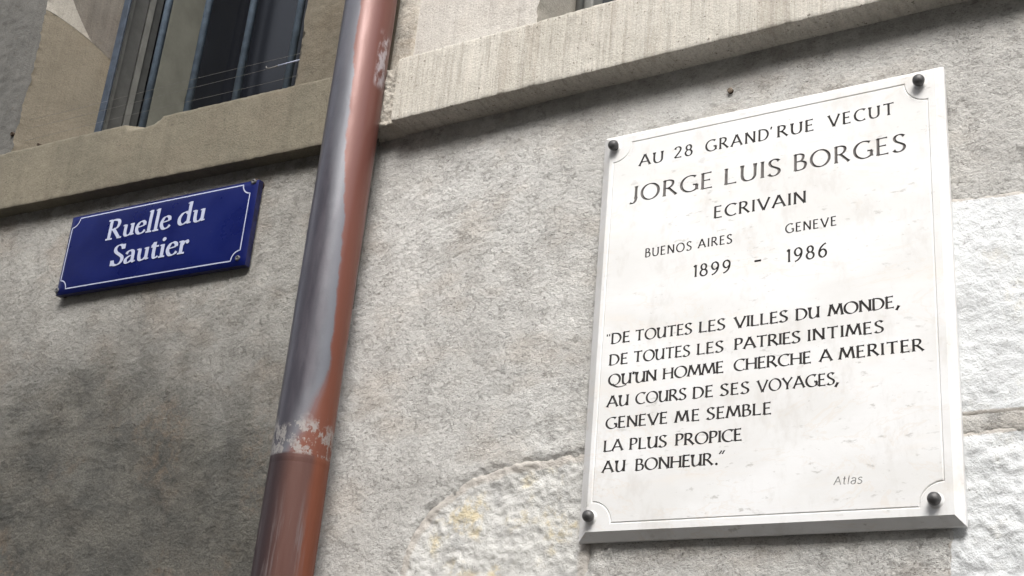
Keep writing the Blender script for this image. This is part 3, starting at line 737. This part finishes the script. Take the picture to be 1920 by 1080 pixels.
SANS = {
 'A': (.78, [L((.0, 0), (.46, 1.0)), L((.46, 1.0), (.66, 0)), L((.18, .36), (.60, .36))]),
 't': (.34, [L((.22, .95), (.12, .06)), L((.06, .68), (.32, .70)), L((.12, .05), (.28, .04))]),
 'l': (.26, [L((.24, 1.04), (.10, .0))]),
 'a': (.56, [K((.12, .62), (.30, .74), (.50, .66), (.50, .45), (.44, .1)), K((.46, .42), (.20, .38), (.06, .20), (.16, .0), (.36, .02), (.48, .18))]),
 's': (.50, [K((.50, .68), (.34, .76), (.16, .66), (.18, .50), (.36, .40), (.44, .22), (.32, .03), (.14, .0), (.02, .10))]),
}
SERIF = {
 'R': (.86, [L((.19, 0), (.19, 1)), L((.02, .025), (.38, .025)), L((.02, .975), (.22, .975)), K((.19, .965), (.40, .97), (.58, .90), (.63, .74), (.56, .57), (.38, .50), (.19, .49)), L((.36, .52), (.72, .05)), L((.64, .03), (.88, .025))]),
 'u': (.66, [('C', [np.array((.15, .60)), np.array((.15, .40))] + cat([(.15, .24), (.19, .09), (.30, .04), (.42, .08), (.50, .17)])), L((.0, .575), (.16, .60)), L((.52, .62), (.52, .04)), L((.38, .575), (.53, .60)), L((.50, .045), (.66, .075))]),
 'e': (.55, [L((.12, .345), (.48, .40)), K((.48, .40), (.46, .54), (.33, .615), (.18, .56), (.09, .38), (.10, .20), (.20, .05), (.34, .02), (.46, .07), (.54, .16))]),
 'l': (.33, [L((.17, 0), (.17, 1.10)), L((.03, 1.03), (.18, 1.08)), L((.02, .025), (.33, .025))]),
 'd': (.70, [K((.50, .54), (.38, .61), (.22, .56), (.10, .38), (.10, .18), (.20, .05), (.34, .04), (.50, .14)), L((.55, .04), (.55, 1.10)), L((.40, 1.03), (.56, 1.08)), L((.53, .045), (.70, .075))]),
 'S': (.62, [K((.53, .78), (.46, .93), (.32, .985), (.17, .92), (.12, .78), (.19, .64), (.36, .51), (.52, .38), (.55, .22), (.46, .07), (.29, .01), (.13, .06), (.05, .24)), L((.54, .76), (.54, 1.0)), L((.045, .26), (.045, .0))]),
 'a': (.60, [K((.44, .38), (.24, .32), (.11, .20), (.13, .06), (.26, .03), (.44, .14)), ('C', cat([(.10, .46), (.18, .57), (.30, .61), (.42, .55), (.45, .42)]) + [np.array((.45, .15))] + cat([(.47, .08), (.52, .045), (.61, .075)]))]),
 't': (.42, [('C', [np.array((.19, .80)), np.array((.19, .5))] + cat([(.19, .2), (.23, .06), (.32, .03), (.43, .09)])), L((.03, .585), (.41, .585)), L((.06, .60), (.20, .78))]),
 'i': (.33, [L((.17, 0), (.17, .62)), L((.03, .575), (.18, .60)), L((.02, .025), (.33, .025)), ('D', [np.array((.18, .86)), .095])]),
 'r': (.50, [L((.17, 0), (.17, .62)), L((.03, .575), (.18, .60)), L((.02, .025), (.35, .025)), K((.20, .42), (.28, .54), (.38, .585), (.46, .56)), ('D', [np.array((.43, .525)), .085])]),
}
def outline(kind, pts, T, t, phi, flare):
    """centre line, left and right borders of one pen stroke (unit cap height)"""
    if kind == 'L':
        a, b = pts; pts = [a + (b - a) * q for q in (0, .05, .12, .25, .5, .75, .88, .95, 1)]
    n = len(pts); closed = kind == 'O'
    cum = [0]
    for i in range(1, n): cum.append(cum[-1] + float(np.hypot(*(pts[i] - pts[i - 1]))))
    tot = cum[-1]; c, l, r, wd = [], [], [], []
    for i in range(n):
        d = (pts[(i + 1) % n] - pts[i - 1]) if closed else (pts[min(i + 1, n - 1)] - pts[max(i - 1, 0)])
        d = d / (np.hypot(*d) + 1e-9); ang = math.atan2(d[1], d[0])
        w = t + (T - t) * abs(math.sin(ang - R(phi)))
        if not closed and flare:
            s0 = cum[i]; s1 = tot - cum[i]
            w += flare * T * (math.exp(-(s0 / .048) ** 1.2) + math.exp(-(s1 / .048) ** 1.2))
        nn = np.array((-d[1], d[0])) * w / 2
        c.append(pts[i]); l.append(pts[i] + nn); r.append(pts[i] - nn); wd.append(w)
    return c, l, r, wd, closed
def layout(word, x0, x1, h, font, min_track=0.10):
    """glyph origins and horizontal scale that make the word fill x0..x1 (metres)"""
    W = (x1 - x0) / h; ws = [font[ch][0] for ch in word]; n = len(word)
    nat = sum(ws)
    if n == 1: sx, tr = W / nat, 0.0
    else:
        sx = min(max((W - min_track * (n - 1)) / nat, 0.78), 1.24 if font is not SERIF else 1.4)
        tr = (W - nat * sx) / (n - 1)
    res = []; x = 0
    for ch, w_ in zip(word, ws):
        res.append((ch, x, sx)); x += w_ * sx + tr
    return res
def strokes(word, x0, x1, y0, h, font, T, t, phi, flare, slant=0.0, min_track=0.10, jitter=0.0):
    rs = random.Random(sum(map(ord, word)) + int(abs(x0) * 1e4))
    out = []
    for ch, gx, sx in layout(word, x0, x1, h, font, min_track):
        dy = rs.uniform(-jitter, jitter); wt = 1 + rs.uniform(-jitter, jitter) * 4
        for st in font[ch][1]:
            if st[0] == 'D':
                cpt = st[1][0]; kind = 'O'; rad = st[1][1]
                pts = arc(cpt[0], cpt[1], rad * .5, rad * .5, 0, 360, 14)[:-1]
                c, l, r, wd, closed = outline('O', pts, rad, rad, 0, 0)
            else:
                c, l, r, wd, closed = outline(st[0], st[1], T * wt, t * wt, phi, flare)
            f = lambda p: (x0 + (gx + (p[0] * sx)) * h + slant * p[1] * h, y0 + (p[1] + dy) * h)
            out.append(([f(p) for p in c], [f(p) for p in l], [f(p) for p in r], [w_ * h for w_ in wd], closed))
    return out
def flat_letters(name, sts, n0, mat, parent, step=0.00002, label=None):
    v, f = [], []
    for k, (c, l, r, wd, closed) in enumerate(sts):
        z = n0 + step * k; b = len(v); n = len(c)
        for i in range(n): v += [(l[i][0], -z, l[i][1]), (r[i][0], -z, r[i][1])]
        for i in range(n if closed else n - 1):
            j = (i + 1) % n
            f.append((b + 2 * i, b + 2 * i + 1, b + 2 * j + 1, b + 2 * j))
    return obj(name, mesh(name, v, f), mat, parent, label, smooth=False)
def cutter(sts, n0, depth, up=0.0006):
    """closed V-shaped prisms, one per stroke, for carving"""
    v, f = [], []
    for k, (c, l, r, wd, closed) in enumerate(sts):
        b = len(v); n = len(c)
        e = up * (1 + 0.013 * (k % 9))
        for i in range(n):
            dp = min(depth, wd[i] * 0.62)
            fac = 1 + e / dp
            L2 = (c[i][0] + (l[i][0] - c[i][0]) * fac, c[i][1] + (l[i][1] - c[i][1]) * fac)
            R2 = (c[i][0] + (r[i][0] - c[i][0]) * fac, c[i][1] + (r[i][1] - c[i][1]) * fac)
            v += [(L2[0], -(n0 + e), L2[1]), (R2[0], -(n0 + e), R2[1]), (c[i][0], -(n0 - dp), c[i][1])]
        for i in range(n if closed else n - 1):
            j = (i + 1) % n; p = b + 3 * i; q = b + 3 * j
            f += [(p, q, q + 1, p + 1), (p, p + 2, q + 2, q), (p + 1, q + 1, q + 2, p + 2)]
        if not closed:
            f += [(b, b + 1, b + 2), (b + 3 * n - 3, b + 3 * n - 1, b + 3 * n - 2)]
    me = mesh("cutter", v, f)
    bm = bmesh.new(); bm.from_mesh(me); bmesh.ops.recalc_face_normals(bm, faces=bm.faces); bm.to_mesh(me); bm.free()
    return me

# ------------------------------------------------------------------ inscription slab
NF = 0.028
plaque = empty("memorial_plaque", (0, 0, 0), "large white stone plaque engraved with a long black French text, held by four dark studs", "plaque")
xo0, xo1, zo0, zo1 = -0.9400, -0.3850, 2.0295, 2.7105
xi0, xi1, zi0, zi1 = -0.9225, -0.3955, 2.0412, 2.6975
xb0, xb1, zb0, zb1 = -0.9150, -0.4070, 2.0530, 2.6855
cr = 0.0325
def border(off):
    """border line with scooped corners; positive off = inwards"""
    x0, x1, z0, z1 = xb0 + off, xb1 - off, zb0 + off, zb1 - off
    r_ = cr + off
    pts = []
    for (cx, cz, a0) in ((xb0, zb0, 0), (xb1, zb0, 90), (xb1, zb1, 180), (xb0, zb1, 270)):
        seg = []
        # quarter circle centred on the corner, joined to the straight lines at off
        lim = math.asin(min(1, max(-1, off / r_)))
        for i in range(15):
            t_ = (90 - a0 * 0)  # placeholder for readability
            ang = lim + (math.pi / 2 - 2 * lim) * i / 14
            seg.append(ang)
        base = {0: 0, 90: 90, 180: 180, 270: 270}[a0]
        for ang in seg[::-1]:
            th = ang + R(base)
            pts.append((cx + r_ * math.cos(th), cz + r_ * math.sin(th)))
    return pts
def ring_prev(points): return points
gw = 0.0016
B_out, B_mid, B_in = border(-gw), border(0.0), border(gw)
bm = bmesh.new()
def vv(p, n): return bm.verts.new((p[0], -n, p[1]))
outer_b = [vv(p, 0.006) for p in ((xo0, zo0), (xo1, zo0), (xo1, zo1), (xo0, zo1))]
outer_f = [vv(p, 0.015) for p in ((xo0, zo0), (xo1, zo0), (xo1, zo1), (xo0, zo1))]
inner = [vv(p, NF) for p in ((xi0, zi0), (xi1, zi0), (xi1, zi1), (xi0, zi1))]
vo = [vv(p, NF) for p in B_out]; vm = [vv(p, NF - 0.0014) for p in B_mid]; vi = [vv(p, NF) for p in B_in]
bm.faces.new(outer_b[::-1])
for i in range(4):
    j = (i + 1) % 4
    bm.faces.new((outer_b[i], outer_b[j], outer_f[j], outer_f[i]))
    bm.faces.new((outer_f[i], outer_f[j], inner[j], inner[i]))
nb = len(vo)
for i in range(nb):
    j = (i + 1) % nb
    bm.faces.new((vo[i], vo[j], vm[j], vm[i])); bm.faces.new((vm[i], vm[j], vi[j], vi[i]))
tess = tessellate_polygon([[Vector((v.co.x, v.co.z, 0)) for v in inner], [Vector((v.co.x, v.co.z, 0)) for v in vo[::-1]]])
allv = inner + vo[::-1]
for tr in tess:
    try: bm.faces.new([allv[i] for i in tr])
    except ValueError: pass
tess = tessellate_polygon([[Vector((v.co.x, v.co.z, 0)) for v in vi]])
for tr in tess:
    try: bm.faces.new([vi[i] for i in tr])
    except ValueError: pass
bmesh.ops.recalc_face_normals(bm, faces=bm.faces)
slab_me = bpy.data.meshes.new("slab")
bm.to_mesh(slab_me); bm.free()

TITLE = [("AU", -.8673, -.8260, 2.6376), ("28", -.8061, -.7747, 2.6388), ("GRAND", -.7520, -.6484, 2.6390), ("RUE", -.6335, -.5769, 2.6390), ("VECUT", -.5536, -.4557, 2.6392)]
NAME = [("JORGE", -.8809, -.7396, 2.5735), ("LUIS", -.7182, -.6288, 2.5738), ("BORGES", -.6070, -.4406, 2.5750)]
MIDL = [("ECRIVAIN", -.7342, -.5895, 2.5192, .0200), ("BUENOS", -.8483, -.7703, 2.4718, .0146), ("AIRES", -.7589, -.7042, 2.4725, .0146), ("GENEVE", -.6199, -.5435, 2.4738, .0146),
        ("1899", -.7654, -.7054, 2.4250, .0200), ("1986", -.6180, -.5575, 2.4262, .0208)]
QUOTE = [("DE", -.8985, -.8676, 2.3328), ("TOuTES", -.8581, -.7650, 2.3329), ("LES", -.7525, -.7122, 2.3330), ("VILLES", -.6968, -.6163, 2.3330), ("Du", -.6036, -.5696, 2.3330), ("MONDE", -.5557, -.4641, 2.3331),
    ("DE", -.8998, -.8691, 2.2978), ("TOuTES", -.8587, -.7668, 2.2980), ("LES", -.7547, -.7141, 2.2983), ("PATRIES", -.6958, -.5977, 2.2987), ("INTIMES", -.5859, -.4793, 2.2990),
    ("Qu'uN", -.8995, -.8202, 2.2650), ("HOMME", -.8084, -.7129, 2.2657), ("CHERCHE", -.6963, -.5819, 2.2660), ("A", -.5689, -.5522, 2.2660), ("MERITER", -.5408, -.4264, 2.2660),
    ("Au", -.8994, -.8642, 2.2304), ("COuRS", -.8518, -.7703, 2.2308), ("DE", -.7590, -.7282, 2.2305), ("SES", -.7161, -.6731, 2.2305), ("VOYAGES", -.6600, -.5484, 2.2305),
    ("GENEVE", -.8994, -.7989, 2.1965), ("ME", -.7855, -.7483, 2.1962), ("SEMBLE", -.7363, -.6397, 2.1964),
    ("LA", -.9001, -.8697, 2.1611), ("PLuS", -.8575, -.7986, 2.1610), ("PROPICE", -.7838, -.6828, 2.1612),
    ("Au", -.9005, -.8638, 2.1288), ("BONHEuR", -.8461, -.7259, 2.1286)]
LINES = []          # (label, paint, depth, strokes)
def line(label, paint, depth, *parts):
    LINES.append((label, paint, depth, sum(parts, [])))
def w_title(w_, a, b, y): return strokes(w_, a, b, y, 0.0198, CAPS, .158, .075, 10, .62, 0.0, 0.30)
def w_mid(w_, a, b, y, h): return strokes(w_, a, b, y, h, CAPS, .155 if h > .016 else .165, .085 if h > .016 else .100, 10, .40, 0.0, 0.27)
def w_quote(i, j): return sum([strokes(w_, a, b, y, 0.0174, CAPS, .172, .062, 20, .72, 0.0, 0.14, 0.012) for w_, a, b, y in QUOTE[i:j]], [])
line("carved black capitals and number opening the first line", 1, .0012, w_title(*TITLE[0]), w_title(*TITLE[1]))
line("carved black street name with an apostrophe in the first line", 1, .0012, w_title(*TITLE[2]), w_title(*TITLE[3]), strokes("'", -.6450, -.6425, 2.6400, 0.0198, CAPS, .13, .11, 10, .2))
line("carved black word ending the first line", 1, .0012, w_title(*TITLE[4]))
for q, lab in zip(NAME, ("large carved first word of the name in worn brown paint", "large carved second word of the name in worn brown paint", "large carved last word of the name in worn brown paint")):
    line(lab, 2, .0024, strokes(*q, 0.0281, CAPS, .140, .058, 8, .46, 0.0, 0.26))
line("single carved black word under the name", 1, .0012, w_mid(*MIDL[0]))
line("small carved town name above the first year", 1, .0012, w_mid(*MIDL[1]), w_mid(*MIDL[2]))
line("small carved town name above the second year", 1, .0012, w_mid(*MIDL[3]))
line("first carved year", 1, .0012, w_mid(*MIDL[4]))
line("short carved dash between the years", 1, .0012, strokes("-", -.6682, -.6570, 2.4285, 0.0190, CAPS, .24, .17, 0, 0))
line("second carved year", 1, .0012, w_mid(*MIDL[5]))
line("first carved line of the quotation", 1, .0012, strokes('"', -.9080, -.9005, 2.3325, 0.0165, CAPS, .07, .06, 0, 0.5), w_quote(0, 6), strokes(",", -.4612, -.4562, 2.3331, 0.0190, CAPS, .17, .11, 18, .3))
line("second carved line of the quotation", 1, .0012, w_quote(6, 11))
line("third carved line of the quotation", 1, .0012, w_quote(11, 16))
line("fourth carved line of the quotation", 1, .0012, w_quote(16, 21), strokes(",", -.5478, -.5428, 2.2305, 0.0190, CAPS, .17, .11, 18, .3))
line("fifth carved line of the quotation", 1, .0012, w_quote(21, 24))
line("sixth carved line of the quotation", 1, .0012, w_quote(24, 27))
line("last carved line of the quotation", 1, .0012, w_quote(27, 29), strokes(".", -.7212, -.7180, 2.1286, 0.0190, CAPS, .11, .11, 0, 0), strokes("”", -.7168, -.7075, 2.1290, 0.0180, CAPS, .10, .07, 18, .4))
line("small faint slanted signature in the lower right corner", 3, .0006, strokes("Atlas", -.5510, -.5123, 2.0888, 0.0113, SANS, .11, .085, 20, 0))
PAINT = [M_slab, M_ink, M_ink_worn, M_ink_faint]
slab_me.materials.clear()
slab_me.materials.append(M_slab)
for lab, paint, depth, sts in LINES: slab_me.materials.append(PAINT[paint])
slab = bpy.data.objects.new("slab", slab_me); C.objects.link(slab)
cv, cf, cmi = [], [], []
for k, (lab, paint, depth, sts) in enumerate(LINES):
    me_ = cutter(sts, NF, depth)
    b_ = len(cv); cv += [tuple(v.co) for v in me_.vertices]
    for p in me_.polygons: cf.append(tuple(i + b_ for i in p.vertices)); cmi.append(k + 1)
    bpy.data.meshes.remove(me_)
cm = mesh("cutter", cv, cf)
for q in slab_me.materials: cm.materials.append(q)
cm.polygons.foreach_set("material_index", cmi)
co = bpy.data.objects.new("cutter", cm); C.objects.link(co)
md = slab.modifiers.new("carve", 'BOOLEAN'); md.operation = 'DIFFERENCE'; md.solver = 'EXACT'; md.use_self = True; md.object = co
md.material_mode = 'INDEX'
bpy.context.view_layer.update()
dg = bpy.context.evaluated_depsgraph_get()
nm = bpy.data.meshes.new_from_object(slab.evaluated_get(dg), preserve_all_data_layers=True, depsgraph=dg)
slab.modifiers.remove(md)
bpy.data.objects.remove(co, do_unlink=True); bpy.data.meshes.remove(cm)
slab.data = nm; bpy.data.meshes.remove(slab_me)
slab.parent = plaque
# the painted cuts of each line become a part of their own
def part_by_material(mi, name, mat, label):
    bm = bmesh.new(); bm.from_mesh(slab.data)
    bmesh.ops.delete(bm, geom=[f for f in bm.faces if f.material_index != mi], context='FACES')
    for f in bm.faces: f.material_index = 0
    me = bpy.data.meshes.new(name); bm.to_mesh(me); bm.free()
    return obj(name, me, mat, plaque, label, smooth=False)
for k, (lab, paint, depth, sts) in enumerate(LINES):
    part_by_material(k + 1, "lettering", PAINT[paint], lab)
bm = bmesh.new(); bm.from_mesh(slab.data)
bmesh.ops.delete(bm, geom=[f for f in bm.faces if f.material_index != 0], context='FACES')
bm.to_mesh(slab.data); bm.free()
slab.data.materials.clear(); slab.data.materials.append(M_slab)
for k, (x, z) in enumerate(((-.9126, 2.6815), (-.4162, 2.6820), (-.9148, 2.0625), (-.4180, 2.0605))):
    prof = [(0.0125, NF + 0.0001), (0.0123, NF + 0.0006), (0.0055, NF + 0.0007), (0.0052, NF + 0.005), (0.0080, NF + 0.0052), (0.0088, NF + 0.0075), (0.0087, NF + 0.0105), (0.0078, NF + 0.0135), (0.0058, NF + 0.0158), (0.003, NF + 0.0169), (0.0008, NF + 0.0172)]
    st = obj("stud", lathe_mesh("stud", [(r_, h_) for r_, h_ in prof[2:]], 28), M_stud, plaque)
    st.location = (x, 0, z); st.rotation_euler = (0, R(37 * k), 0)
    rg = obj("washer", lathe_mesh("washer", [(0.0108, NF - 0.0005), (0.0104, NF + 0.0003), (0.0052, NF + 0.0003)], 28), M_slab, st)

# ------------------------------------------------------------------ street sign
sign = empty("street_sign", (0, 0, 0), "blue enamel street name sign with white lettering and border, below the olive string course", "sign")
sign.matrix_world = Mleft @ Matrix.Translation((-0.0060, 0.0, 0.0088)) @ Matrix.Rotation(-0.0131, 4, 'Y')
SA0, SA1, SB0, SB1 = -0.789, -0.256, -0.014, 0.169
NS = 0.023
nx, nz = 60, 26
us = np.linspace(0, 1, nx); vs = np.linspace(0, 1, nz)
U, V = np.meshgrid(us, vs)
Pa = SA0 + (SA1 - SA0) * U; Pb = SB0 + (SB1 - SB0) * V
ed = np.minimum(np.minimum(U * (SA1 - SA0), (1 - U) * (SA1 - SA0)), np.minimum(V * (SB1 - SB0), (1 - V) * (SB1 - SB0)))
def plate_n(a, b):
    U = (a - SA0) / (SA1 - SA0); V = (b - SB0) / (SB1 - SB0)
    return NS + 0.0035 * (1 - (2 * U - 1) ** 4) * (1 - (2 * V - 1) ** 4)
Pn = plate_n(Pa, Pb) - 0.004 * np.clip(1 - ed / 0.006, 0, 1) ** 2
me = grid_mesh("plate", np.stack([Pa, -Pn, Pb], -1))
bm = bmesh.new(); bm.from_mesh(me)
be = [e for e in bm.edges if e.is_boundary]
ex = bmesh.ops.extrude_edge_only(bm, edges=be)
nvs = [g for g in ex['geom'] if isinstance(g, bmesh.types.BMVert)]
for v in nvs:
    v.co.y = -0.0065
for f in bm.faces:
    if any(abs(v.co.y + 0.0065) < 1e-6 for v in f.verts): f.material_index = 1
bmesh.ops.recalc_face_normals(bm, faces=bm.faces)
bm.to_mesh(me); bm.free()
plate = obj("plate", me, [M_enamel, M_enamel_edge], sign)
me.set_sharp_from_angle(angle=R(45))
# white border with scooped corners
def sign_border(off):
    x0, x1, z0, z1, r0 = -0.7775, -0.2705, -0.0035, 0.1605, 0.0205
    pts = []
    r_ = r0 + off; lim = math.asin(max(-1, min(1, off / r_)))
    for (cx, cz, a0) in ((x0, z0, 0), (x1, z0, 90), (x1, z1, 180), (x0, z1, 270)):
        for i in range(12)[::-1]:
            th = lim + (math.pi / 2 - 2 * lim) * i / 11 + R(a0)
            pts.append((cx + r_ * math.cos(th), cz + r_ * math.sin(th)))
    # extra points along the straight sides so that the line follows the bulge
    out = []
    for i, p in enumerate(pts):
        q = pts[(i + 1) % len(pts)]; d = math.hypot(q[0] - p[0], q[1] - p[1]); k = max(1, int(d / 0.012))
        out += [(p[0] + (q[0] - p[0]) * j / k, p[1] + (q[1] - p[1]) * j / k) for j in range(k)]
    return out
bo = sign_border(-0.0011); bi_ = sign_border(0.0011)
# resample both to equal count
def resamp(pts, n):
    p = np.array(pts + [pts[0]]); s_ = np.concatenate([[0], np.cumsum(np.hypot(*(p[1:] - p[:-1]).T))]); s_ /= s_[-1]
    q = np.linspace(0, 1, n + 1)[:-1]
    return np.stack([np.interp(q, s_, p[:, 0]), np.interp(q, s_, p[:, 1])], -1)
mid = np.array(sign_border(0.0))
nrm = np.roll(mid, -1, 0) - np.roll(mid, 1, 0); nrm = np.stack([-nrm[:, 1], nrm[:, 0]], -1) / np.hypot(*nrm.T)[:, None]
wv, wfc = [], []
for p, q in zip(mid, nrm):
    for s_ in (-1, 1):
        a, b = p + q * s_ * 0.00125; wv.append((a, -(float(plate_n(a, b)) + 0.0004), b))
nm_ = len(mid)
for i in range(nm_):
    j = (i + 1) % nm_; wfc.append((2 * i, 2 * j, 2 * j + 1, 2 * i + 1))
obj("border_line", mesh("border_line", wv, wfc), M_white, sign, smooth=False)
sts = []
for w_, a, b, y, h in (("Ruelle", -.6623, -.4746, .0932, .0462), ("du", -.4553, -.3790, .0948, .0462), ("Sautier", -.6283, -.4105, .0298, .0462)):
    sts += strokes(w_, a, b, y, h, SERIF, .168, .050, 14, 0.0, 0.0, 0.035)
lo = flat_letters("lettering", sts, 0.0, M_white, sign)
for i, v in enumerate(lo.data.vertices):
    v.co.y += -(float(plate_n(v.co.x, v.co.z)) + 0.0004)
for (a, b) in ((-.2665, .1645), (-.2735, .0005), (-.7835, -.0035)):
    s_ = obj("screw", lathe_mesh("screw", [(0.0058, -0.003), (0.0058, 0.0012), (0.0048, 0.0024), (0.0026, 0.0027), (0.0022, 0.0012), (0.0005, 0.0011)], 16), M_screw, sign)
    s_.location = (a, -float(plate_n(a, b)), b)
    bp = obj("spacer", lathe_mesh("spacer", [(0.009, -0.030), (0.009, -0.004)], 14), M_hole, s_)

# ------------------------------------------------------------------ lone screw in the plaster
sc = empty("wall_screw", (-0.7233, -0.001, 2.759), "small rusty screw stuck in the plaster above the white plaque", "screw")
obj("head", lathe_mesh("head", [(0.0024, -0.01), (0.0026, 0.003), (0.0046, 0.0034), (0.0046, 0.0052), (0.0030, 0.0060), (0.0014, 0.0052), (0.0004, 0.0051)], 16), simple("rusty_zinc", (0.20, 0.16, 0.12), 0.6, 0.4, 0.4, 300, 0.4), sc)
obj("wall_plug", lathe_mesh("wall_plug", [(0.0048, -0.01), (0.0048, 0.0018), (0.0027, 0.0018)], 16), M_hole, sc)
